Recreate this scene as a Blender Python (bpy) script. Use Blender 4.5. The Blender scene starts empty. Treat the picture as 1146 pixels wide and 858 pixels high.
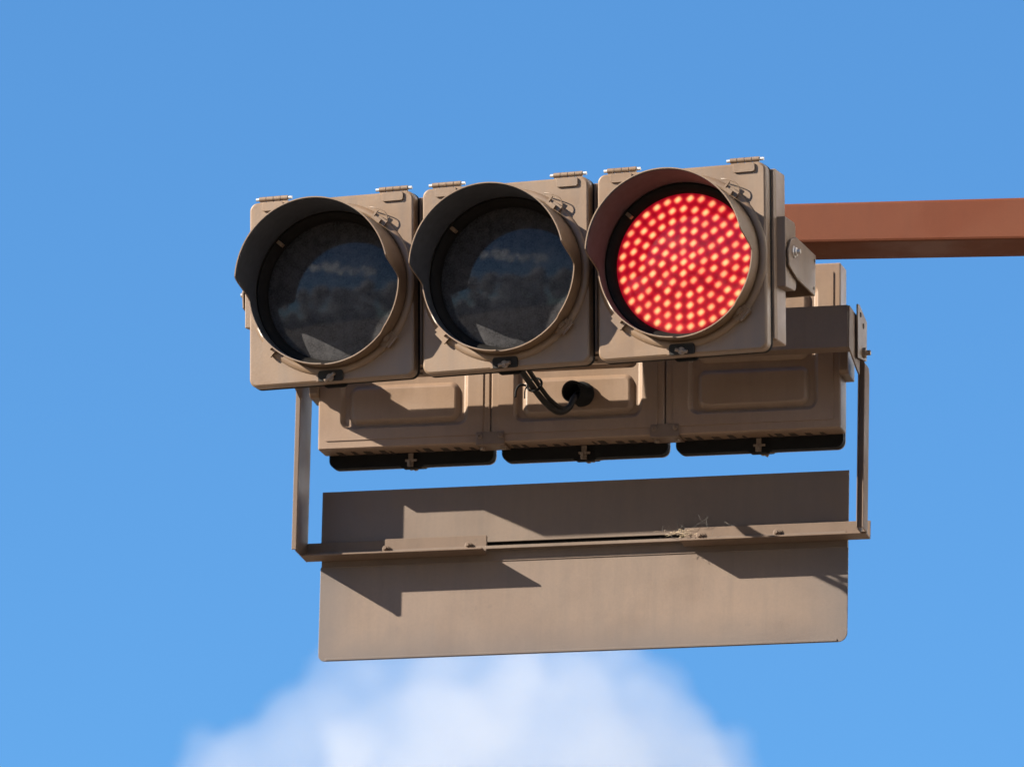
import bpy, bmesh, math, random
from math import radians, sin, cos, pi, atan2, hypot
from mathutils import Vector, Matrix
import numpy as np

random.seed(7)
S = bpy.context.scene
COL = S.collection

# ------------------------------------------------------------------ frames
H0 = 7.5                                   # height of the front signal's centre over the ground
PSF, THF = 0.33872, 0.07820                # front signal: yaw, forward tilt
PSR, THR = 0.24024, 0.04999                # rear assembly: yaw; rear signal: tilt
F4 = Matrix.Translation((0, 0, H0)) @ Matrix.Rotation(-PSF, 4, 'Z') @ Matrix.Rotation(THF, 4, 'X')
R4 = Matrix.Translation((0, 0, H0)) @ Matrix.Rotation(-PSR, 4, 'Z')
oB = Matrix.Rotation(-PSR, 4, 'Z') @ Vector((-0.02116, 0.81427, 0)) + Vector((0, 0, 0.0466 + H0))
B4 = Matrix.Translation(oB) @ Matrix.Rotation(-PSR, 4, 'Z') @ Matrix.Rotation(THR, 4, 'X')


# ------------------------------------------------------------------ materials
def mat(name):
    m = bpy.data.materials.new(name)
    m.use_nodes = True
    nt = m.node_tree
    b = nt.nodes['Principled BSDF']
    return m, nt, b


def nd(nt, typ, **kw):
    n = nt.nodes.new(typ)
    for k, v in kw.items():
        if k.startswith('i_'):
            n.inputs[k[2:].replace('_', ' ')].default_value = v
        else:
            setattr(n, k, v)
    return n


def mixcol(nt, fac, a, b):
    n = nt.nodes.new('ShaderNodeMix')
    n.data_type = 'RGBA'
    for sock, v in ((0, fac), (6, a), (7, b)):
        if isinstance(v, bpy.types.NodeSocket):
            nt.links.new(v, n.inputs[sock])
        else:
            n.inputs[sock].default_value = v if sock == 0 else (*v, 1)
    return n.outputs[2]


def ramp(nt, src, p0, p1):
    n = nt.nodes.new('ShaderNodeMapRange')
    n.inputs[1].default_value = p0
    n.inputs[2].default_value = p1
    nt.links.new(src, n.inputs[0])
    return n.outputs[0]


def noise(nt, scale, detail=4, rough=0.55, stretch=None, seed=0.0):
    tc = nt.nodes.new('ShaderNodeTexCoord')
    mp = nt.nodes.new('ShaderNodeMapping')
    mp.inputs['Location'].default_value = (seed, seed * 1.7, seed * 0.6)
    if stretch:
        mp.inputs['Scale'].default_value = stretch
    nt.links.new(tc.outputs['Object'], mp.inputs[0])
    n = nd(nt, 'ShaderNodeTexNoise')
    n.inputs['Scale'].default_value = scale
    n.inputs['Detail'].default_value = detail
    n.inputs['Roughness'].default_value = rough
    nt.links.new(mp.outputs[0], n.inputs['Vector'])
    return n.outputs[0]


def paint(name, base, dirt, light, rough=0.46, streak=0.5, blot=0.5, spec=0.5, bump=0.12, edge=None):
    m, nt, b = mat(name)
    large = ramp(nt, noise(nt, 5, 5), 0.42, 0.68)
    stk = ramp(nt, noise(nt, 1, 4, 0.6, (38, 38, 2.2), 3.1), 0.46, 0.74)
    fine = ramp(nt, noise(nt, 160, 3, 0.6, None, 5.3), 0.40, 0.72)
    spots = ramp(nt, noise(nt, 46, 2, 0.5, None, 9.1), 0.70, 0.76)

    def mul(a, k):
        n = nd(nt, 'ShaderNodeMath', operation='MULTIPLY')
        nt.links.new(a, n.inputs[0])
        n.inputs[1].default_value = k
        return n.outputs[0]
    broad = ramp(nt, noise(nt, 1.7, 3, 0.6, None, 7.7), 0.38, 0.66)
    mid = ramp(nt, noise(nt, 1, 5, 0.65, (16, 16, 7), 1.3), 0.50, 0.72)
    c = mixcol(nt, mul(large, blot), base, light)
    c = mixcol(nt, mul(broad, 0.30), c, dirt)
    c = mixcol(nt, mul(mid, 0.42), c, dirt)
    c = mixcol(nt, mul(stk, streak), c, dirt)
    c = mixcol(nt, mul(fine, 0.22), c, dirt)
    c = mixcol(nt, mul(spots, 0.35), c, dirt)
    if edge:
        # grime that has crept in from the rim of the plate (edge = x0, x1, z0 in the object's own space)
        tc = nd(nt, 'ShaderNodeTexCoord')
        sx = nd(nt, 'ShaderNodeSeparateXYZ')
        nt.links.new(tc.outputs['Object'], sx.inputs[0])

        def mth(op, a, b_):
            n = nd(nt, 'ShaderNodeMath', operation=op)
            for k, v in enumerate((a, b_)):
                if isinstance(v, bpy.types.NodeSocket):
                    nt.links.new(v, n.inputs[k])
                else:
                    n.inputs[k].default_value = v
            return n.outputs[0]
        dl = mth('SUBTRACT', sx.outputs[0], edge[0])
        dr = mth('SUBTRACT', edge[1], sx.outputs[0])
        db = mth('MULTIPLY', mth('SUBTRACT', sx.outputs[2], edge[2]), 1.5)
        dd = mth('MINIMUM', mth('MINIMUM', dl, dr), db)
        wob = mth('MULTIPLY', noise(nt, 9, 5, 0.65, None, 6.1), 0.13)
        g = ramp(nt, mth('SUBTRACT', dd, wob), 0.055, -0.065)
        c = mixcol(nt, mul(g, 0.8), c, (0.082, 0.067, 0.061))
    oi = nd(nt, 'ShaderNodeObjectInfo')
    fade = nd(nt, 'ShaderNodeMapRange')
    fade.inputs[3].default_value = 0.0
    fade.inputs[4].default_value = 0.30
    nt.links.new(oi.outputs['Random'], fade.inputs[0])
    c = mixcol(nt, fade.outputs[0], c, dirt)
    nt.links.new(c, b.inputs['Base Color'])
    b.inputs['Roughness'].default_value = rough
    b.inputs['Specular IOR Level'].default_value = spec
    r = nd(nt, 'ShaderNodeMapRange')
    r.inputs[3].default_value = rough - 0.08
    r.inputs[4].default_value = rough + 0.15
    nt.links.new(large, r.inputs[0])
    nt.links.new(r.outputs[0], b.inputs['Roughness'])
    bp = nd(nt, 'ShaderNodeBump')
    bp.inputs['Strength'].default_value = bump
    bp.inputs['Distance'].default_value = 0.002
    nt.links.new(noise(nt, 210, 4, 0.6, None, 2.2), bp.inputs['Height'])
    nt.links.new(bp.outputs[0], b.inputs['Normal'])
    return m


def plain(name, col, rough=0.5, metal=0.0, spec=0.4, var=0.25):
    m, nt, b = mat(name)
    n = ramp(nt, noise(nt, 60, 4), 0.35, 0.7)
    c = mixcol(nt, n, col, tuple(x * (1 - var) for x in col))
    nt.links.new(c, b.inputs['Base Color'])
    b.inputs['Roughness'].default_value = rough
    b.inputs['Metallic'].default_value = metal
    b.inputs['Specular IOR Level'].default_value = spec
    return m


TAN = paint('tan_paint', (0.142, 0.089, 0.0500), (0.095, 0.068, 0.049), (0.154, 0.097, 0.055), streak=0.6)
TAN_REAR = paint('tan_paint_weathered', (0.180, 0.119, 0.078), (0.118, 0.080, 0.055), (0.194, 0.130, 0.087), streak=0.4)
SIGN = paint('sign_back_paint', (0.128, 0.092, 0.069), (0.090, 0.070, 0.057), (0.140, 0.099, 0.072), rough=0.55, spec=0.4, streak=0.5, blot=0.9)
SIGN_LOW = paint('lower_panel_paint', (0.133, 0.096, 0.073), (0.092, 0.071, 0.058), (0.145, 0.103, 0.077), rough=0.55, spec=0.4, streak=0.38, blot=0.9, edge=(-0.6285, 0.6285, 0.0002))
FRAME = paint('frame_paint', (0.126, 0.089, 0.066), (0.085, 0.062, 0.048), (0.142, 0.098, 0.072), rough=0.6, spec=0.22, streak=0.4)
BROWN = paint('brown_arm_paint', (0.094, 0.0270, 0.0115), (0.080, 0.0245, 0.0115), (0.100, 0.0300, 0.0130), spec=0.15, rough=0.55, streak=0.35, blot=0.9)
CHAR = plain('charcoal_visor_lining', (0.047, 0.050, 0.058), 0.6, spec=0.25)
BLACK = plain('black_rubber', (0.008, 0.008, 0.008), 0.8, spec=0.12)
HOLE = plain('dark_hole', (0.012, 0.011, 0.010), 0.9)
DARK_MARK = plain('dark_mark', (0.035, 0.026, 0.020), 0.9)
STEEL = plain('zinc_plated_steel', (0.50, 0.48, 0.46), 0.38, 0.85)
PIN = plain('bright_pin', (0.40, 0.40, 0.40), 0.45, 0.3)
RUSTY = plain('tarnished_steel', (0.20, 0.155, 0.12), 0.5, 0.6)
BEZEL = plain('dark_brown_bezel', (0.010, 0.009, 0.0085), 0.7, spec=0.08)
CABLE = plain('cable_sheath', (0.009, 0.008, 0.0075), 0.6, spec=0.2)
STRAWM = plain('dry_straw', (0.36, 0.29, 0.20), 0.8)
WEB = plain('cobweb_thread', (0.12, 0.11, 0.10), 0.8)


def lens_material(name, lit):
    m, nt, b = mat(name)
    glow = nd(nt, 'ShaderNodeAttribute', attribute_name='glow').outputs['Fac']
    core = nd(nt, 'ShaderNodeAttribute', attribute_name='core').outputs['Fac']
    dust = ramp(nt, noise(nt, 22, 5, 0.65), 0.40, 0.75)
    speck = ramp(nt, noise(nt, 260, 2, 0.5, None, 4.0), 0.35, 0.7)
    b.inputs['Roughness'].default_value = 0.06
    b.inputs['IOR'].default_value = 1.5
    b.inputs['Specular IOR Level'].default_value = 0.22
    if lit:
        c = mixcol(nt, dust, (0.035, 0.004, 0.005), (0.06, 0.010, 0.010))
        e = mixcol(nt, glow, (0.066, 0.0003, 0.0022), (0.37, 0.0042, 0.0140))
        e = mixcol(nt, core, e, (0.56, 0.215, 0.088))
        nt.links.new(e, b.inputs['Emission Color'])
        b.inputs['Emission Strength'].default_value = 1.0
    else:
        c = mixcol(nt, glow, (0.0110, 0.0108, 0.0120), (0.028, 0.028, 0.031))
        c = mixcol(nt, speck, c, (0.036, 0.036, 0.038))
        d = nd(nt, 'ShaderNodeMath', operation='MULTIPLY')
        nt.links.new(dust, d.inputs[0])
        d.inputs[1].default_value = 0.35
        c = mixcol(nt, d.outputs[0], c, (0.085, 0.082, 0.082))
    nt.links.new(c, b.inputs['Base Color'])
    return m


LENS_DARK = lens_material('smoked_lens', False)
LENS_RED = lens_material('red_led_lens', True)


# ------------------------------------------------------------------ mesh builder
class MB:
    def __init__(self, off=(0, 0, 0)):
        self.bm = bmesh.new()
        self.off = Vector(off)
        self.mi = 0
        self.smooth = False

    def v(self, x, y, z):
        return self.bm.verts.new(Vector((x, y, z)) - self.off)

    def f(self, vs):
        try:
            fc = self.bm.faces.new(vs)
            fc.material_index = self.mi
            fc.smooth = self.smooth
            return fc
        except ValueError:
            return None

    def loft(self, rings, cap=True, closed=True):
        """rings: list of lists of (x,y,z)."""
        R = [[self.v(*p) for p in r] for r in rings]
        n = len(R[0])
        for a, b in zip(R[:-1], R[1:]):
            for i in range(n if closed else n - 1):
                j = (i + 1) % n
                self.f([a[i], a[j], b[j], b[i]])
        if cap:
            s = self.smooth
            self.smooth = False
            self.f(R[0][::-1])
            self.f(R[-1])
            self.smooth = s
        return R

    def prism(self, poly, axis, a0, a1):
        def pt(p, a):
            return {'x': (a, p[0], p[1]), 'y': (p[0], a, p[1]), 'z': (p[0], p[1], a)}[axis]
        self.loft([[pt(p, a0) for p in poly], [pt(p, a1) for p in poly]])

    def box(self, x0, x1, y0, y1, z0, z1):
        self.prism([(x0, z0), (x1, z0), (x1, z1), (x0, z1)], 'y', y0, y1)

    def rrect(self, x0, x1, z0, z1, r, y_levels, n=6):
        """rounded rectangle lofted in y; y_levels: (y, inset)"""
        rings = []
        for y, ins in y_levels:
            rr = max(r - ins, 0.0005)
            a0, a1, b0, b1 = x0 + ins, x1 - ins, z0 + ins, z1 - ins
            ring = []
            for cx, cz, st in ((a1 - rr, b1 - rr, 0), (a0 + rr, b1 - rr, 90), (a0 + rr, b0 + rr, 180), (a1 - rr, b0 + rr, 270)):
                for k in range(n + 1):
                    a = radians(st + 90 * k / n)
                    ring.append((cx + rr * cos(a), y, cz + rr * sin(a)))
            rings.append(ring)
        return rings

    def rr(self, *a, **k):
        self.loft(self.rrect(*a, **k))

    def lathe(self, prof, cx, cz, n=96, closed_prof=True):
        """profile of (r, y) revolved about the y axis through (cx, cz)"""
        rings = []
        for r, y in prof:
            rings.append([(cx + r * cos(2 * pi * k / n), y, cz + r * sin(2 * pi * k / n)) for k in range(n)])
        if closed_prof:
            rings.append(rings[0])
            R = [[self.v(*p) for p in r] for r in rings[:-1]]
            R.append(R[0])
            for a, b in zip(R[:-1], R[1:]):
                for i in range(n):
                    j = (i + 1) % n
                    self.f([a[i], b[i], b[j], a[j]])
        else:
            self.loft(rings, cap=False)

    def cyl(self, p0, p1, r, n=16, r1=None):
        p0, p1 = Vector(p0), Vector(p1)
        d = (p1 - p0).normalized()
        a = d.orthogonal().normalized()
        b = d.cross(a)
        r1 = r if r1 is None else r1
        self.loft([[tuple(p0 + (a * cos(2 * pi * k / n) + b * sin(2 * pi * k / n)) * r) for k in range(n)],
                   [tuple(p1 + (a * cos(2 * pi * k / n) + b * sin(2 * pi * k / n)) * r1) for k in range(n)]])

    def spin(self, p0, axis, prof, n=16):
        """one closed turned piece: prof is a list of (distance along axis, radius)"""
        p0, d = Vector(p0), Vector(axis).normalized()
        a = d.orthogonal().normalized()
        c = d.cross(a)
        self.loft([[tuple(p0 + d * h + (a * cos(2 * pi * k / n) + c * sin(2 * pi * k / n)) * r) for k in range(n)] for h, r in prof])

    def tube(self, path, r, n=10, sub=8):
        P = [Vector(p) for p in path]
        pts = []
        for i in range(len(P) - 1):
            p0 = P[max(i - 1, 0)]
            p1, p2 = P[i], P[i + 1]
            p3 = P[min(i + 2, len(P) - 1)]
            for k in range(sub):
                t = k / sub
                pts.append(0.5 * ((2 * p1) + (p2 - p0) * t + (2 * p0 - 5 * p1 + 4 * p2 - p3) * t * t + (3 * p1 - p0 - 3 * p2 + p3) * t ** 3))
        pts.append(P[-1])
        rings = []
        a = None
        for i, p in enumerate(pts):
            d = (pts[min(i + 1, len(pts) - 1)] - pts[max(i - 1, 0)]).normalized()
            a = d.orthogonal().normalized() if a is None else (a - d * a.dot(d)).normalized()
            b = d.cross(a)
            rings.append([tuple(p + (a * cos(2 * pi * k / n) + b * sin(2 * pi * k / n)) * r) for k in range(n)])
        s = self.smooth
        self.smooth = True
        self.loft(rings)
        self.smooth = s

    def build(self, name, mats, parent=None, bevel=0.0, fix=True):
        me = bpy.data.meshes.new(name)
        if fix:
            bmesh.ops.recalc_face_normals(self.bm, faces=self.bm.faces[:])
        self.bm.to_mesh(me)
        self.bm.free()
        for m in (mats if isinstance(mats, (list, tuple)) else [mats]):
            me.materials.append(m)
        o = bpy.data.objects.new(name, me)
        COL.objects.link(o)
        if parent:
            o.parent = parent
        if bevel:
            bv = o.modifiers.new('bevel', 'BEVEL')
            bv.width = bevel
            bv.segments = 2
            bv.limit_method = 'ANGLE'
            bv.angle_limit = radians(40)
        return o


def thing(name, label, cat, M, base=(0, 0, 0), group=None, kind=None):
    o = bpy.data.objects.new(name, None)
    COL.objects.link(o)
    o.matrix_world = M @ Matrix.Translation(base)
    o.empty_display_size = 0.05
    o['label'] = label
    o['category'] = cat
    if group:
        o['group'] = group
    if kind:
        o['kind'] = kind
    return o


# ------------------------------------------------------------------ traffic signal
PITCH, DW, DH = 0.415, 0.3945, 0.4262
BZ0, BZ1 = -0.185, 0.206          # housing bottom / top
BY0, BY1 = 0.040, 0.115           # housing front / back


def visor_len(a):
    """length of the visor at angle a (degrees, 0 = right, 90 = top)"""
    a = (a + 180) % 360 - 180

    def ss(t):
        t = min(max(t, 0), 1)
        return t * t * (3 - 2 * t)
    lo, hi = 0.056, 0.134
    if -90 <= a < 90:
        t = ss((a + 1.0) / 13.0)
        low = lo + 0.004 * cos(radians(a * 2))
        if a < -36:
            low -= 0.006 * ss((-36 - a) / 6)
    else:
        d = 180 - a if a > 0 else -180 - a            # degrees above the horizontal on the left
        t = ss((d + 7.0) / 12.0)
        low = lo - 0.012
        if a < 0:
            low = 0.044 + 0.010 * ss((-152 - a) / -10)
    top = hi + 0.006 * max(0, sin(radians(a)))
    return low + (top - low) * t


def build_visor(cx, parent, inner):
    b = MB()
    b.smooth = True
    N, T = 240, 14
    ro, ri, y0 = 0.1815, 0.1790, -0.002
    O, I = [], []
    for k in range(N):
        A = 360.0 * k / N
        a = radians(A)
        L = visor_len(A)
        co, ci = [], []
        for t in range(T + 1):
            y = y0 - (L - 0.002) * t / T
            fl = 0.0018 * (t / T) ** 6        # rolled rim
            co.append(b.v(cx + (ro + fl) * cos(a), y, (ro + fl) * sin(a)))
            ci.append(b.v(cx + (ri + fl) * cos(a), y, (ri + fl) * sin(a)))
        O.append(co)
        I.append(ci)
    for k in range(N):
        j = (k + 1) % N
        for t in range(T):
            b.mi = 0
            b.f([O[k][t], O[j][t], O[j][t + 1], O[k][t + 1]])
            b.mi = 1
            b.f([I[k][t], I[k][t + 1], I[j][t + 1], I[j][t]])
        b.mi = 0
        b.smooth = False
        b.f([O[k][T], O[j][T], I[j][T], I[k][T]])
        b.f([O[k][0], I[k][0], I[j][0], O[j][0]])
        b.smooth = True
    return b.build('visor', [TAN, inner], parent)


LEDS = [(0.0, 0.0)]
for ring, cnt in enumerate((6, 12, 17, 23, 29, 34), 1):
    rr_ = 0.0245 * ring if ring < 6 else 0.1465
    for k in range(cnt):
        a = pi / 2 + 2 * pi * k / cnt + (pi / cnt if ring == 6 else 0.0)
        LEDS.append((rr_ * cos(a), rr_ * sin(a)))
LEDS = np.array(LEDS)


def build_lens(cx, parent, material):
    R, NR, NA = 0.1600, 76, 300
    b = MB()
    b.smooth = True
    pts = [(0.0, 0.0)]
    c = b.v(cx, 0.0100, 0)
    prev = None
    for i in range(1, NR + 1):
        r = R * i / NR
        row = []
        for k in range(NA):
            a = 2 * pi * k / NA
            x, z = r * cos(a), r * sin(a)
            pts.append((x, z))
            row.append(b.v(cx + x, 0.0230 - 0.013 * (1 - (r / R) ** 2), z))
        for k in range(NA):
            j = (k + 1) % NA
            if prev is None:
                b.f([c, row[k], row[j]])
            else:
                b.f([prev[k], row[k], row[j], prev[j]])
        prev = row
    P = np.array(pts)
    rng = np.random.RandomState(3)
    led = LEDS + rng.normal(0, 0.0008, LEDS.shape)
    glow = np.zeros(len(P))
    core = np.zeros(len(P))
    for lx, lz in led:
        w = 0.62 + 0.55 * rng.rand()
        dx, dz = P[:, 0] - lx, P[:, 1] - lz
        u, v = (0.78 * dx + 0.63 * dz) / 1.38, (0.78 * dz - 0.63 * dx)
        d2 = (np.abs(u / 0.0050) ** 3 + np.abs(v / 0.0052) ** 3) ** (2 / 3)
        core = np.maximum(core, np.exp(-d2 ** 1.6) * min(w, 1.0))
        glow += np.exp(-((dx / 0.0096) ** 2 + (dz / 0.0096) ** 2)) * (0.85 + 0.3 * (w - 0.75))
    glow = np.clip(glow, 0, 1)
    edge = np.clip((0.1555 - np.hypot(P[:, 0], P[:, 1])) / 0.008, 0, 1)
    glow *= 0.35 + 0.65 * edge
    o = b.build('lens', material, parent, fix=False)
    me = o.data
    me.flip_normals()
    for nm, arr in (('glow', glow), ('core', core)):
        at = me.attributes.new(nm, 'FLOAT', 'POINT')
        at.data.foreach_set('value', arr.astype(np.float32))
    return o


def build_signal(root):
    for i in (-1, 0, 1):
        cx = i * PITCH
        x0, x1 = cx - DW / 2, cx + DW / 2
        # ---------------- housing: shell with a pressed back
        b = MB()
        hx0, hx1 = cx - PITCH / 2 + 0.0012, cx + PITCH / 2 - 0.0012
        rings = b.rrect(hx0, hx1, BZ0, BZ1, 0.004, [(BY0, 0.004), (BY0 + 0.010, 0.0), (BY1 - 0.003, 0.0), (BY1, 0.003)], n=8)
        # stepped border, then the pressed field sunk into the back (facing +y)
        rings += b.rrect(hx0 + 0.0165, hx1 - 0.0165, BZ0 + 0.0195, BZ1 - 0.0195, 0.005, [(BY1, 0), (BY1 + 0.0022, 0.0006)], n=8)
        rings += b.rrect(cx - 0.1535, cx + 0.1535, BZ0 + 0.045, BZ1 - 0.045, 0.024, [(BY1 + 0.0022, 0), (BY1 + 0.0012, 0.0015), (BY1 - 0.0065, 0.0085), (BY1 - 0.0078, 0.0110)], n=8)
        b.loft(rings)
        # raised islands
        for z0, z1 in ((-0.128, -0.034), (-0.018, 0.060), (0.076, 0.150)):
            b.rr(cx - 0.132, cx + 0.132, z0, z1, 0.022, [(BY1 - 0.0082, 0), (BY1 - 0.0060, 0.0018), (BY1 - 0.0005, 0.0085), (BY1 + 0.0008, 0.012)], n=8)
        house = b.build('housing', TAN_REAR, root)
        # thin dark patches laid on the underside of the housing
        for dx, w in ((-0.155, .012), (-0.126, .016), (-0.088, .018), (-0.050, .018), (-0.028, .007), (0.033, .008), (0.058, .016), (0.098, .020), (0.132, .012), (0.158, .016)):
            dx += random.uniform(-.006, .006)
            dp = random.uniform(.034, .052)
            g = MB()
            q = [(cx + dx - w / 2, BY0 + 0.008), (cx + dx + w / 2, BY0 + 0.007), (cx + dx + w / 2 + .002, BY0 + dp), (cx + dx - w / 2 + .005, BY0 + dp - .002)]
            g.prism(q, 'z', BZ0 - 0.0009, BZ0 + 0.001)
            g.build('underside_mark', DARK_MARK, house)
        # ---------------- door
        b = MB()
        rg = b.rrect(x0, x1, -DH / 2, DH / 2, 0.019, [(0.034, 0.002), (0.032, 0.0), (0.007, 0.0), (0.0025, 0.0012), (0.0, 0.0050)], n=8)
        for yy in (0.0, 0.031):
            rg.append([(cx + 0.1765 * cos(2 * pi * (q + 0.5) / 36), yy, 0.1765 * sin(2 * pi * (q + 0.5) / 36)) for q in range(36)])
        b.loft(rg)
        # moulded boss round the lens
        b.smooth = True
        b.lathe([(0.1822, 0.002), (0.2000, 0.002), (0.1980, -0.002), (0.1935, -0.0048), (0.189, -0.0060), (0.1822, -0.0060)], cx, 0.0, 120)
        b.smooth = False
        # hinge lugs moulded on the top edge
        for hx in (-0.140, 0.148):
            b.rr(cx + hx - 0.0255, cx + hx + 0.0255, 0.1905, 0.2115, 0.006, [(0.001, 0), (-0.0035, 0), (-0.0045, 0.001)])
        # latch pad
        b.rr(cx - 0.036, cx - 0.0285, -0.212, -0.190, 0.003, [(0.0, 0), (-0.003, 0.001)])
        door = b.build('door', TAN, root, bevel=0.0)
        # gasket on the back of the door
        b = MB()
        b.rr(x0 - 0.0006, x1 + 0.0006, -DH / 2 - 0.0006, DH / 2 + 0.0006, 0.0195, [(0.0290, 0), (0.0400, 0)], n=8)
        b.build('gasket', BLACK, door)
        # hinges
        for hx in (-0.140, 0.148):
            b = MB()
            for k in range(4):
                xa = cx + hx - 0.034 + 0.0172 * k
                b.cyl((xa, 0.006, 0.2205), (xa + 0.0158, 0.006, 0.2205), 0.0058, 14)
                b.box(xa + 0.001, xa + 0.0148, 0.004, 0.012, 0.2115, 0.2195)
            b.mi = 1
            b.cyl((cx + hx - 0.0425, 0.006, 0.2205), (cx + hx + 0.0435, 0.006, 0.2205), 0.0037, 10)
            b.build('hinge', [TAN, PIN], door)
        # latch with wing nut in a dark recess
        b = MB()
        b.rr(cx - 0.029, cx + 0.030, -0.2128, -0.1880, 0.006, [(0.0005, 0), (-0.0074, 0.0)])
        b.mi = 1
        b.cyl((cx + 0.002, -0.001, -0.205), (cx + 0.002, -0.020, -0.207), 0.0042, 10)
        tilt = (35, 10, -12)[i + 1]
        for s in (-1, 1):
            a = radians(tilt)
            e = (cx + 0.002 + s * 0.0145 * cos(a), -0.017, -0.206 + s * 0.0145 * sin(a))
            b.cyl((cx + 0.002, -0.012, -0.206), e, 0.0052, 10, 0.0040)
        b.cyl((cx + 0.002, -0.008, -0.206), (cx + 0.002, -0.016, -0.206), 0.0085, 12)
        b.build('latch', [HOLE, RUSTY], door, bevel=0.0008)
        # spring clips round the ring
        for ang in (52, 128, 222, 318):
            a = radians(ang)
            er, et = Vector((cos(a), 0, sin(a))), Vector((-sin(a), 0, cos(a)))
            c = Vector((cx, -0.010, 0))
            b = MB()

            def slab(r0, r1, t0, t1, y0, y1):
                ring = [c + er * r + et * t for r, t in ((r0, t0), (r1, t0), (r1, t1), (r0, t1))]
                b.loft([[(p.x, c.y + y0, p.z) for p in ring], [(p.x, c.y + y1, p.z) for p in ring]])
            slab(0.1835, 0.1985, -0.022, 0.016, -0.004, 0.001)
            slab(0.1835, 0.1930, -0.010, 0.006, -0.011, -0.004)
            if ang < 200:
                slab(0.1900, 0.2060, 0.010, 0.0125, -0.008, -0.003)
            pth = [c + er * 0.196 + et * -0.024 + Vector((0, -0.002, 0)), c + er * 0.206 + et * -0.016 + Vector((0, -0.005, 0)),
                   c + er * 0.212 + et * -0.002 + Vector((0, -0.006, 0)), c + er * 0.206 + et * 0.022 + Vector((0, -0.004, 0)), c + er * 0.200 + et * 0.034 + Vector((0, 0.0, 0))]
            if ang < 200:
                b.tube(pth, 0.0013, 6, 5)
            else:
                slab(0.1900, 0.2050, -0.016, 0.016, -0.0020, 0.004)
            b.build('spring_clip', TAN, door)
        b = MB()
        b.box(cx - 0.006, cx + 0.006, 0.0405, 0.0465, -0.217, BZ0 - 0.0005)
        b.box(cx - 0.016, cx + 0.012, 0.0470, 0.0525, -0.2060, -0.2010)
        b.box(cx + 0.000, cx + 0.006, 0.0530, 0.0560, -0.2190, -0.2030)
        b.mi = 1
        b.rr(cx - 0.030, cx + 0.027, -0.2195, -0.196, 0.010, [(0.0330, 0), (0.0402, 0)])
        b.build('latch_hook', [RUSTY, BLACK], root, bevel=0.0006)
        # ---------------- visor
        build_visor(cx, root, CHAR)
        # ---------------- lens and its bezel
        lens = build_lens(cx, root, LENS_RED if i == 1 else LENS_DARK)
        b = MB()
        b.smooth = True
        b.lathe([(0.1590, 0.0245), (0.1785, 0.0245), (0.1785, -0.0020), (0.1745, -0.0030), (0.1610, 0.0190)], cx, 0.0, 120)
        b.smooth = False
        for ang in (137,):
            a = radians(ang)
            er, et = Vector((cos(a), 0, sin(a))), Vector((-sin(a), 0, cos(a)))
            c = Vector((cx, 0, 0))
            ring = [c + er * r + et * t for r, t in ((0.158, -0.004), (0.172, -0.004), (0.172, 0.004), (0.158, 0.004))]
            b.mi = 1
            b.loft([[(p.x, -0.010, p.z) for p in ring], [(p.x, 0.004, p.z) for p in ring]])
        b.build('bezel', [BEZEL, TAN], lens)
    # ---------------- joint plates with their bolts under the seams
    for sx in (-PITCH / 2, PITCH / 2):
        b = MB()
        b.box(sx - 0.034, sx + 0.034, BY1 + 0.0005, BY1 + 0.0035, BZ0 - 0.003, BZ0 + 0.026)
        b.box(sx - 0.034, sx + 0.034, BY0 + 0.012, BY1 + 0.0035, BZ0 - 0.0045, BZ0 - 0.0015)
        j = b.build('joint_plate', FRAME, root, bevel=0.0012)
        for dx in (-0.025, 0.025):
            b = MB()
            b.spin((sx + dx, BY1 + 0.003, BZ0 + 0.016), (0, 1, 0), [(0, .0062), (.0030, .0062), (.0036, .0050), (.0036, .0026), (.0020, .0024)], 18)
            b.build('bolt', [TAN, HOLE], j)
            b = MB()
            b.spin((sx + dx, BY1 - 0.028, BZ0 - 0.004), (0, 0, -1), [(0, .0070), (.006, .0070), (.0066, .0058)], 6)
            b.build('bolt', [RUSTY, HOLE], j)
    # ---------------- pivot boxes on the two ends
    for s in (-1, 1):
        b = MB()
        xa, xb = s * (1.5 * PITCH - 0.003), s * 0.6415
        b.prism([(0.050, -0.064), (0.120, -0.060), (0.128, -0.052), (0.128, 0.088), (0.120, 0.0965), (0.050, 0.0965)], 'x', min(xa, xb), max(xa, xb))
        p = b.build('pivot_box', TAN, root, bevel=0.0022)
        b = MB()
        xe = s * 0.6415
        b.spin((xe, 0.088, 0.022), (s, 0, 0), [(0, .0135), (.0098, .0135), (.0105, .0125), (.0106, .0098), (.0150, .0098), (.0158, .0085), (.0158, .0055), (.0230, .0055), (.0235, .0045)], 12)
        b.build('bolt', STEEL, p)


sig = thing('traffic_signal', 'tan three-lens traffic signal facing the viewer with its right lens lit red', 'traffic signal', F4, (0, 0.08, -0.2), 'traffic signals on the arm')
sig.matrix_world = F4
build_signal(sig)


def copy_tree(o, parent=None):
    c = o.copy()
    COL.objects.link(c)
    c.parent = parent
    if parent is not None:
        c.matrix_parent_inverse = Matrix.Identity(4)
        c.matrix_local = o.matrix_local.copy()
    for ch in list(o.children):
        copy_tree(ch, c)
    return c


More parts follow.
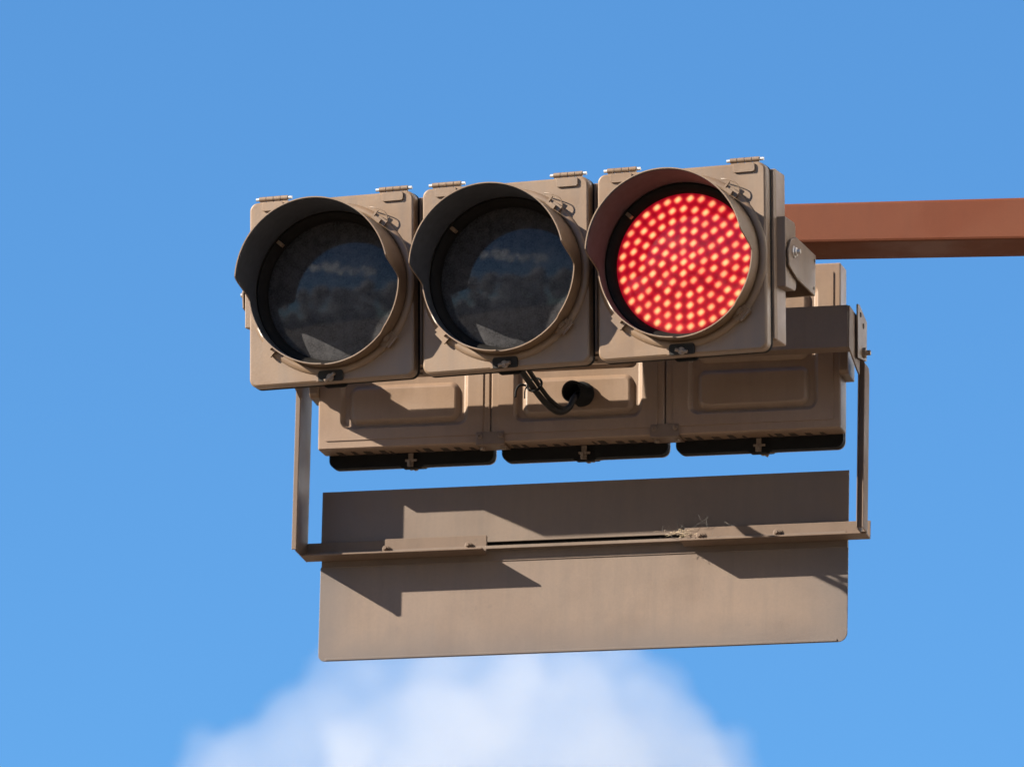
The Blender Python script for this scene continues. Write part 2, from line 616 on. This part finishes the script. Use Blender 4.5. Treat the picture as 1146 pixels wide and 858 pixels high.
bpy.context.view_layer.update()
rear = copy_tree(sig)
rear.matrix_world = B4 @ Matrix.Translation((0, 0, -0.011)) @ Matrix.Rotation(pi, 4, 'Z') @ Matrix.Translation((0, -BY1, 0))
rear['label'] = 'tan traffic signal seen from behind and below, its housings hanging over the sign plate'
dark_mesh = [c for c in sig.children if c.name.startswith('lens')][0].data
for c in rear.children:
    if c.type == 'MESH' and c.data.materials and c.data.materials[0] == LENS_RED:
        off_x = PITCH
        me = c.data.copy()
        me.materials[0] = LENS_DARK
        c.data = me
red_visor = [c for c in sig.children if c.name.startswith('visor')]
for c in sig.children:
    if c.name.startswith('lens') and c.data.materials[0] == LENS_RED:
        c['label'] = 'lens lit with red diodes'

for d_ in rear.children:
    if d_.name.startswith('door'):
        ci = d_.data
        for g_ in d_.children:
            if g_.name.startswith('gasket'):
                me = g_.data.copy()
                for v in me.vertices:
                    if v.co.y < 0.035:
                        v.co.y = 0.014
                g_.data = me

# black cable spout on the back of the rear signal (middle housing)
b = MB()
b.smooth = True


def b2p(x, y, z):                       # rear-face frame -> signal frame
    return (-x, BY1 - y, z + 0.011)


P0, P1 = Vector(b2p(0.012, 0.012, -0.090)), Vector(b2p(-0.003, -0.052, -0.094))
ax = (P1 - P0).normalized()
a_, c_ = ax.orthogonal().normalized(), None
c_ = ax.cross(a_)


def circ(p, r):
    return [tuple(p + (a_ * cos(2 * pi * k / 28) + c_ * sin(2 * pi * k / 28)) * r) for k in range(28)]


b.loft([circ(P0, 0.030), circ(P0 + (P1 - P0) * .25, 0.030), circ(P0 + (P1 - P0) * .27, 0.0255), circ(P1, 0.0255), circ(P1, 0.0215), circ(P0 + (P1 - P0) * .3, 0.020)])
b.build('cable_spout', BLACK, rear)

# ------------------------------------------------------------------ front pivot bracket (holds the front signal)
base = (0.0, 0.25, 0.0)
fr = thing('mounting_bracket', 'tan bracket with trapezoid side plates holding the front traffic signal', 'bracket', F4, base)
for s in (-1, 1):
    b = MB(base)
    poly = [(0.100, 0.062), (0.074, 0.050), (0.057, 0.022), (0.060, -0.012), (0.113, -0.032), (0.247, -0.046), (0.254, 0.0487), (0.110, 0.0605)]
    poly = [(0.110, 0.0600), (0.068, 0.046), (0.050, 0.0196), (0.0545, -0.016), (0.113, -0.034), (0.247, -0.046), (0.254, 0.0487)]
    xa = s * 0.6445
    b.prism(poly, 'x', min(xa, xa + s * 0.0045), max(xa, xa + s * 0.0045))
    pl = b.build('side_plate', TAN, fr, bevel=0.0012)
    for yz in ((0.238, -0.030), (0.243, 0.034)):
        b = MB(base)
        b.cyl((xa + s * 0.0040, *yz), (xa + s * 0.0052, *yz), 0.0042, 10)
        b.build('bolt_hole', HOLE, pl)
b = MB(base)
b.box(-0.6444, 0.6444, 0.2475, 0.2535, -0.044, 0.044)
b.box(-0.6444, 0.6444, 0.205, 0.247, 0.040, 0.044)
b.build('cross_channel', TAN, fr, bevel=0.001)

# ------------------------------------------------------------------ brown arm
M_ARM = R4
base = (-0.02, 0.51, 0.23)
arm = thing('support_arm', 'brown square steel arm reaching in from the right behind the signals', 'arm', M_ARM, base)
b = MB(base)
# top edge from (0.5366, 0.2787) to (1.0946, 0.2658) at y = 0.45
xl, xr = -0.135, 2.6
zt = lambda x: 0.2812 - (x - 0.5349) * 0.0231
zb = lambda x: 0.1851 - (x - 0.6150) * 0.0313
L0, L1 = 0.458, 0.602
ringl = lambda x: [(x, L0, zb(x)), (x, L1, zb(x)), (x, L1, zt(x)), (x, L0, zt(x))]
b.loft([ringl(x) for x in (xl, 0.5, 1.2, xr)])
b.build('square_tube', BROWN, arm, bevel=0.006)
b = MB(base)
b.box(-0.108, 0.085, 0.6025, 0.6885, 0.0925, 0.300)
b.build('hanger_block', FRAME, arm, bevel=0.003)
b = MB(base)
b.box(-0.11, 0.07, 0.262, 0.4575, 0.19, 0.28)
b.build('spacer', FRAME, arm, bevel=0.003)

# ------------------------------------------------------------------ channel frame that carries the rear signal
base = (-0.021, 0.67, 0.04)
ch = thing('channel_frame', 'dark shaded tan channel running behind the front signal with bolted side plates', 'frame', R4, base)
b = MB(base)
b.box(-0.6700, 0.6505, 0.647, 0.6500, -0.0097, 0.0907)
b.box(-0.6700, 0.6505, 0.6501, 0.689, -0.0097, -0.0067)
b.box(-0.6700, 0.6505, 0.6501, 0.689, 0.0877, 0.0907)
b.build('channel', FRAME, ch, bevel=0.001)
for s in (-1, 1):
    b = MB(base)
    xa = 0.6508 if s > 0 else -0.6745
    b.prism([(0.6475, 0.0895), (0.7720, 0.0895), (0.7720, -0.041), (0.7500, -0.037), (0.6475, -0.0095)], 'x', xa, xa + 0.004)
    sp = b.build('side_arm', FRAME, ch, bevel=0.0012)
    b = MB(base)
    xb = 0.6585 if s > 0 else -0.6850
    b.prism([(0.7040, 0.1090), (0.7240, 0.1130), (0.8120, 0.0960), (0.8120, 0.0020), (0.7150, -0.0160)], 'x', xb, xb + 0.004)
    lug = b.build('lug_plate', TAN, ch, bevel=0.0012)
    xo = xb + 0.004 if s > 0 else xb
    for yz in ((0.735, 0.092), (0.768, 0.074)):
        b = MB(base)
        b.cyl((xo, *yz), (xo + s * 0.0014, *yz), 0.0062, 10)
        b.build('bolt_hole', HOLE, lug)
    b = MB(base)
    b.spin((xo, 0.768, 0.010), (s, 0, 0), [(0, .012), (.008, .012), (.0085, .010), (.0085, .006), (.018, .006)], 6)
    b.build('bolt', RUSTY, lug)
    b = MB(base)
    b.box(min(xa + 0.004, xb) - 0.0, max(xa, xb) + 0.0, 0.725, 0.775, 0.00, 0.05)
    b.build('spacer', FRAME, ch)

# ------------------------------------------------------------------ hanging frame: two posts, two L brackets
base = (-0.016, 0.86, -0.38)
P4 = R4 @ Matrix.Translation((-0.0016, 0.006, 0.0017))
hf = thing('hanging_frame', 'thin tan angle-iron posts and brackets that hang the blank sign plate', 'frame', P4, base)
ZB = -0.3925
# left post
b = MB(base)
b.box(-0.6960, -0.6850, 0.812, 0.8155, ZB + 0.003, 0.060)
b.box(-0.6882, -0.6850, 0.8157, 0.919, ZB + 0.0, 0.060)
b.build('post', FRAME, hf, bevel=0.001)
b = MB(base)
b.prism([(0.812, ZB), (0.8775, ZB), (0.8775, 0.020), (0.812, 0.034)], 'x', 0.6425, 0.6450)
b.prism([(0.812, ZB), (0.866, ZB), (0.866, -0.012), (0.858, 0.000), (0.812, 0.000)], 'x', 0.6560, 0.6590)
b.box(0.6451, 0.6559, 0.8205, 0.8235, ZB + 0.001, 0.020)
b.build('post', FRAME, hf, bevel=0.001)
for xa, xb, bolts in ((-0.6850, -0.2530, (-0.494, -0.296)), (0.2170, 0.6554, (0.255, 0.437))):
    b = MB(base)
    b.box(xa, xb, 0.8640, 0.9180, ZB, ZB + 0.0042)
    b.box(xa, xb, 0.9145, 0.9180, ZB + 0.0043, -0.3485)
    br = b.build('angle_bracket', FRAME, hf, bevel=0.001)
    for bx in bolts:
        b = MB(base)
        b.spin((bx, 0.9146, -0.3715), (0, -1, 0), [(0, .0125), (.0022, .0125), (.0023, .0088), (.0085, .0088), (.0092, .0075), (.0092, .0048), (.020, .0048), (.0205, .0038)], 12)
        b.build('bolt', FRAME, br)
b = MB(base)
b.box(-0.4975, -0.2535, 0.9108, 0.9142, -0.384, -0.3465)
b.build('stiffener_plate', FRAME, hf, bevel=0.0008)

# ------------------------------------------------------------------ sign plate (seen from the back)
base = (-0.028, 0.94, -0.63)
sg = thing('sign_plate', 'blank tan sign plate in two panels below the signals, bright lower panel streaked with grime', 'sign', P4, base)
PY = 0.9317
X0, X1 = -0.6565, 0.6005
b = MB(base)
b.box(X0, X1, PY, PY + 0.0035, -0.3580, -0.2212)
b.build('upper_panel', SIGN, sg, bevel=0.0006)
b = MB(base)


def corner(cx, cz, r, a0):
    return [(cx + r * cos(radians(a0 + 90 * k / 6)), cz + r * sin(radians(a0 + 90 * k / 6))) for k in range(7)]


poly = [(X1, -0.4040)] + [(X0, -0.4040)] + corner(X0 + 0.016, -0.6298 + 0.016, 0.016, 180) + corner(X1 - 0.022, -0.6298 + 0.022, 0.022, 270)
b.prism(poly, 'y', PY, PY + 0.0035)
# rolled edge along the bottom and sides
b.box(X0 + 0.018, X1 - 0.024, PY - 0.0018, PY - 0.0002, -0.6285, -0.6225)
b.build('lower_panel', SIGN_LOW, sg, bevel=0.0012)
b = MB(base)
b.box(X0 + 0.002, X1 - 0.002, 0.9105, PY + 0.0005, -0.3800, -0.3725)
b.box(X0 + 0.002, X1 - 0.002, PY + 0.0010, PY + 0.0060, -0.4038, -0.3801)
b.box(X0 + 0.002, X1 - 0.002, PY - 0.0022, PY + 0.0008, -0.4050, -0.4030)
b.build('rail', SIGN, sg, bevel=0.0006)
b = MB(base)
b.box(X0 + 0.004, X1 - 0.004, PY + 0.012, PY + 0.020, -0.410, -0.335)
b.build('backing_channel', BLACK, sg)

# ------------------------------------------------------------------ cable
base = (-0.1, 0.5, 0.0)
cb = thing('cable', 'black twin cable looping from under the front signal into the spout behind', 'cable', R4, base)
b = MB(base)
sp = [(-0.112, 0.31, 0.075), (-0.104, 0.35, 0.010), (-0.0945, 0.42, -0.0466), (-0.085, 0.50, -0.067), (-0.0679, 0.60, -0.0967), (-0.0563, 0.66, -0.1101), (-0.0400, 0.71, -0.1161), (-0.0235, 0.740, -0.0985), (-0.0165, 0.763, -0.0680), (-0.010, 0.80, -0.054)]
b.tube(sp, 0.0074, 12)
b.build('sheath', CABLE, cb)
b = MB(base)
sp2 = [(x + 0.014 * (1 - k / 9), y + 0.012, z + 0.012) for k, (x, y, z) in enumerate(sp)]
b.tube(sp2, 0.0056, 10)
b.build('wire', CABLE, cb)
b = MB(base)
zc = Vector((-0.0715, 0.578, -0.0895))
dv = (Vector(sp[4]) - Vector(sp[3])).normalized()
a1 = dv.orthogonal().normalized()
c1 = dv.cross(a1)
b.tube([tuple(zc + Vector((0.004, 0.004, 0.004)) + (a1 * cos(t * 2 * pi / 10) + c1 * sin(t * 2 * pi / 10)) * 0.0175) for t in range(11)], 0.0030, 6, 4)
b.tube([tuple(zc + Vector(p)) for p in ((-0.014, -0.006, 0.0), (-0.026, -0.012, 0.000), (-0.034, -0.016, -0.012), (-0.036, -0.016, -0.030))], 0.0028, 6, 5)
b.tube([tuple(zc + Vector(p)) for p in ((-0.010, -0.012, -0.004), (-0.014, -0.016, -0.016), (-0.014, -0.016, -0.034))], 0.0017, 6, 5)
b.build('zip_tie', BLACK, cb)

# ------------------------------------------------------------------ straw and cobwebs caught on the rail
base = (0.23, 0.9, -0.38)
st = MB(base)
rnd = random.Random(11)
for k in range(42):
    u = rnd.random()
    x = 0.215 + rnd.gauss(0, 0.011) - (0.03 if u < .3 else 0)
    p = Vector((x, rnd.uniform(0.885, 0.912), -0.372 + abs(rnd.gauss(0, 0.006))))
    ln = rnd.uniform(0.006, 0.019)
    d = Vector((rnd.uniform(-1, 1), rnd.uniform(-.5, .3), rnd.uniform(-.12, .28))).normalized()
    q = p + d * ln * 0.5 + Vector((0, 0, rnd.uniform(0, .002)))
    st.tube([tuple(p), tuple(q), tuple(p + d * ln - Vector((0, 0, rnd.uniform(0, .002))))], rnd.uniform(0.0003, 0.0007), 5, 3)
straw = st.build('straw', STRAWM)
straw.matrix_world = P4 @ Matrix.Translation(base)
straw['label'] = 'small tuft of dry straw caught on the rail of the sign plate'
straw['category'] = 'straw'
straw['kind'] = 'stuff'
cw = MB(base)
for k in range(18):
    x = rnd.uniform(0.15, 0.34)
    p = Vector((x, rnd.uniform(0.905, 0.926), -0.36 + rnd.uniform(-.01, .02)))
    d = Vector((rnd.uniform(-1, 1), 0, rnd.uniform(-.2, .6))).normalized() * rnd.uniform(0.012, 0.035)
    cw.tube([tuple(p), tuple(p + d * .5 + Vector((0, -.003, -.004))), tuple(p + d)], 0.00028, 4, 3)
web = cw.build('cobweb', WEB)
web.matrix_world = P4 @ Matrix.Translation(base)
web['label'] = 'thin cobweb threads above the straw on the sign plate'
web['category'] = 'cobweb'
web['kind'] = 'stuff'

# ------------------------------------------------------------------ ground far below (never in frame, it bounces the light)
m, nt, bs = mat('pale_ground')
gn = ramp(nt, noise(nt, 0.6, 6), 0.35, 0.7)
nt.links.new(mixcol(nt, gn, (0.150, 0.112, 0.080), (0.115, 0.086, 0.062)), bs.inputs['Base Color'])
bs.inputs['Roughness'].default_value = 0.9
me = bpy.data.meshes.new('ground')
NG = 96
bmg = bmesh.new()
bmg.faces.new([bmg.verts.new((6000 * cos(2 * pi * k / NG), 6000 * sin(2 * pi * k / NG), 0)) for k in range(NG)])
bmg.to_mesh(me)
bmg.free()
me.materials.append(m)
ground = bpy.data.objects.new('ground', me)
COL.objects.link(ground)
ground['kind'] = 'structure'
ground['label'] = 'pale ground far below the signals'
ground['category'] = 'ground'

# ------------------------------------------------------------------ camera
C = Vector((0.0, -19.8995623, -5.99142769 + H0))
r_ = Vector((0.99974086, -0.00724824, 0.02157969))
u_ = Vector((-0.02274317, -0.27704962, 0.96058641))
f_ = Vector((0.00098392, 0.96082827, 0.27714267))
cam = bpy.data.cameras.new('camera')
co = bpy.data.objects.new('camera', cam)
COL.objects.link(co)
co.matrix_world = Matrix(((r_.x, u_.x, -f_.x, C.x), (r_.y, u_.y, -f_.y, C.y), (r_.z, u_.z, -f_.z, C.z), (0, 0, 0, 1)))
cam.sensor_width = 36
cam.lens = 10390.8018 * 36 / 1146
cam.clip_start = 0.5
cam.clip_end = 20000
cam.dof.use_dof = True
cam.dof.focus_distance = 20.9
cam.dof.aperture_fstop = 7.0
S.camera = co

# ------------------------------------------------------------------ clouds (far volumes, plus two banks added for their light)
def cloud(name, blobs, density, label, scale_n, aniso=0.0, tone=(0.74, 0.715, 0.675, 1)):
    bm = bmesh.new()
    for (p, r) in blobs:
        bmesh.ops.create_icosphere(bm, subdivisions=3, radius=r, matrix=Matrix.Translation(p))
    me = bpy.data.meshes.new(name)
    bm.to_mesh(me)
    bm.free()
    o = bpy.data.objects.new(name, me)
    COL.objects.link(o)
    rm = o.modifiers.new('remesh', 'REMESH')
    rm.mode = 'VOXEL'
    rm.voxel_size = max(r for _, r in blobs) / 22
    mt = bpy.data.materials.new(name + '_vapour')
    mt.use_nodes = True
    t = mt.node_tree
    t.nodes.clear()
    out = t.nodes.new('ShaderNodeOutputMaterial')
    pv = t.nodes.new('ShaderNodeVolumePrincipled')
    pv.inputs['Color'].default_value = tone
    pv.inputs['Anisotropy'].default_value = aniso
    tc = t.nodes.new('ShaderNodeTexCoord')
    n = t.nodes.new('ShaderNodeTexNoise')
    n.inputs['Scale'].default_value = scale_n
    n.inputs['Detail'].default_value = 4
    t.links.new(tc.outputs['Object'], n.inputs['Vector'])
    mr = t.nodes.new('ShaderNodeMapRange')
    mr.inputs[1].default_value = 0.30
    mr.inputs[2].default_value = 0.62
    mr.inputs[3].default_value = density * 0.38
    mr.inputs[4].default_value = density
    t.links.new(n.outputs[0], mr.inputs[0])
    t.links.new(mr.outputs[0], pv.inputs['Density'])
    t.links.new(pv.outputs[0], out.inputs['Volume'])
    me.materials.append(mt)
    o['label'] = label
    o['category'] = 'cloud'
    o['kind'] = 'stuff'
    return o


def ray(px, py, d):
    return C + (f_ + r_ * ((px - 573) / 10390.8) - u_ * ((py - 429) / 10390.8)) * d


DC = 1500.0
k = DC / 10390.8
blobs = []
rc = random.Random(21)
core = [(420, 790, 70, 0), (350, 830, 70, 10), (520, 790, 80, 8), (610, 800, 85, -4), (690, 790, 70, 6), (740, 840, 70, 0), (790, 880, 65, 8), (480, 880, 120, -8),
        (620, 900, 130, -6), (290, 875, 70, 6), (240, 870, 45, 0), (700, 900, 110, 4), (560, 750, 50, 10), (660, 750, 45, 4), (470, 750, 50, 0), (385, 765, 48, 3), (735, 775, 40, 3), (440, 725, 40, 2), (520, 720, 45, 4), (600, 722, 45, 0), (680, 730, 40, 2)]
for q in range(70):
    bx, by, br_, bd = core[rc.randrange(len(core))]
    an = rc.uniform(pi * 0.95, pi * 2.05)
    nx_, ny_ = bx + cos(an) * br_ * .9, by + sin(an) * br_ * .9
    if (nx_ < 375 and ny_ < 785) or (nx_ > 745 and ny_ < 825) or nx_ > 850 or ny_ < 735:
        continue
    core.append((nx_, ny_, rc.uniform(10, 24), bd + rc.uniform(-6, 6)))
for px, py, rp, dd in core:
    blobs.append((ray(px, py, DC + dd), rp * k))
cc = ray(540, 860, DC)
blobs = [(p - cc, r) for p, r in blobs]
cl = cloud('cloud', blobs, 0.020, 'soft white cumulus cloud rising behind the bottom of the sign plate', 0.045)
cl.location = cc
# clouds on the other side of the sky (behind the viewer), which the dark lenses mirror
nF = F4.to_3x3() @ Vector((0, -1, 0))
dR = (f_ - nF * 2 * f_.dot(nF)).normalized()
side = dR.cross(Vector((0, 0, 1))).normalized()
az0, el0 = atan2(dR.x, dR.y), math.asin(dR.z)
rb = random.Random(5)


def far_dir(da, de):
    a_, e_ = az0 + radians(da), el0 + radians(de)
    return Vector((sin(a_) * cos(e_), cos(a_) * cos(e_), sin(e_)))


for nm, (u0, u1, e0, e1, sz), lab in (('cloud', (-10, 8, 4.3, 7.6, 36), 'long flat cloud bank behind the viewer mirrored in the dark lenses'),
                                      ('cloud', (8, 17, 9.5, 10.5, 34), 'small cloud behind the viewer mirrored near the top of the dark lenses')):
    bl = []
    for q in range(26):
        u = q / 25
        d_ = far_dir(u0 + (u1 - u0) * u, e0 + (e1 - e0) * u + rb.uniform(-.9, .9)) * 3000
        bl.append((d_, sz * rb.uniform(.7, 1.5)))
    c0 = bl[12][0].copy()
    oc = cloud(nm, [(p - c0, r) for p, r in bl], 0.014, lab, 0.012, 0.6, (0.97, 0.97, 0.97, 1))
    oc.location = C + c0

bl = []  # unseen grey bank, added to darken the low part of the lens reflections
for q in range(120):
    bl.append((far_dir(rb.uniform(-34, 34), rb.uniform(-8, 0.5)) * 3000, rb.uniform(60, 120)))
c0 = bl[0][0].copy()
oc = cloud('cloud', [(p - c0, r) for p, r in bl], 0.030, 'low grey cloud bank along the horizon behind the viewer', 0.006, 0.0, (0.80, 0.80, 0.82, 1))
oc.location = C + c0

# unseen cloud-shaped reflector, added on the right to brighten the right-hand sides
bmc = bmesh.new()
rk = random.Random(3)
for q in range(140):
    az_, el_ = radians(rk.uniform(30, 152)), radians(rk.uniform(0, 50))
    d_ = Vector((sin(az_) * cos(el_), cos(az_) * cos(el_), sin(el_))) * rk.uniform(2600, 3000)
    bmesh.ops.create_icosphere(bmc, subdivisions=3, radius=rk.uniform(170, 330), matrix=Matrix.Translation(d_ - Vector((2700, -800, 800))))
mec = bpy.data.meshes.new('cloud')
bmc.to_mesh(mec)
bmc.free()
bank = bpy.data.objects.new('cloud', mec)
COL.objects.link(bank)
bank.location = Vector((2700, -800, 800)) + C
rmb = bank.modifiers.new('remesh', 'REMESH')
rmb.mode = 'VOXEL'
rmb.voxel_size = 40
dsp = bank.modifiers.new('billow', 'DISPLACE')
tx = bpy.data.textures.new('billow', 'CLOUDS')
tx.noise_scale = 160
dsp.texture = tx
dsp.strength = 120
mc, ntc, bc = mat('white_fill_reflector')
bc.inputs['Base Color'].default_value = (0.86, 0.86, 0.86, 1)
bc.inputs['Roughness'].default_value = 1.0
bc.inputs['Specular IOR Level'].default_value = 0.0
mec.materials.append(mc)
bank['label'] = 'white cloud-shaped reflector added out of view on the right of the signals'
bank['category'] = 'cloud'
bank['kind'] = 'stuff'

# ------------------------------------------------------------------ light
T_, t_ = 1.90, 1.17
to_sun = (Matrix.Rotation(-PSR, 3, 'Z') @ Vector((-T_, -1.0, t_))).normalized()
SUN_EL = math.asin(to_sun.z)
SUN_AZ = atan2(to_sun.x, to_sun.y)           # clockwise from +y
sd = bpy.data.lights.new('sun', 'SUN')
so = bpy.data.objects.new('sun', sd)
COL.objects.link(so)
sd.energy = 5.0
sd.angle = radians(0.5)
sd.color = (1.0, 0.90, 0.76)
so.rotation_euler = to_sun.to_track_quat('Z', 'Y').to_euler()
so.location = (-10, -10, 20)

w = bpy.data.worlds.new('World')
S.world = w
w.use_nodes = True
nt = w.node_tree
bg = nt.nodes['Background']
sky = nt.nodes.new('ShaderNodeTexSky')
sky.sky_type = 'NISHITA'
sky.sun_disc = False
sky.sun_elevation = SUN_EL
sky.sun_rotation = SUN_AZ
sky.altitude = 0
sky.air_density = 1.0
sky.dust_density = 0.1
sky.ozone_density = 10.0
tint = nt.nodes.new('ShaderNodeMix')
tint.data_type = 'RGBA'
tint.blend_type = 'MULTIPLY'
tint.inputs[0].default_value = 1.0
tint.inputs[7].default_value = (0.88, 1.06, 1.0, 1)        # the photograph's cooler white balance
nt.links.new(sky.outputs[0], tint.inputs[6])
nt.links.new(tint.outputs[2], bg.inputs['Color'])
bg.inputs['Strength'].default_value = 0.053

S.view_settings.view_transform = 'Standard'
S.view_settings.look = 'None'
S.view_settings.exposure = 1.85
S.view_settings.gamma = 1.0
S.render.engine = 'CYCLES'
S.cycles.use_denoising = True
S.cycles.max_bounces = 10
S.cycles.diffuse_bounces = 5
S.cycles.volume_bounces = 6
S.cycles.sample_clamp_indirect = 8
S.cycles.volume_step_rate = 1.0
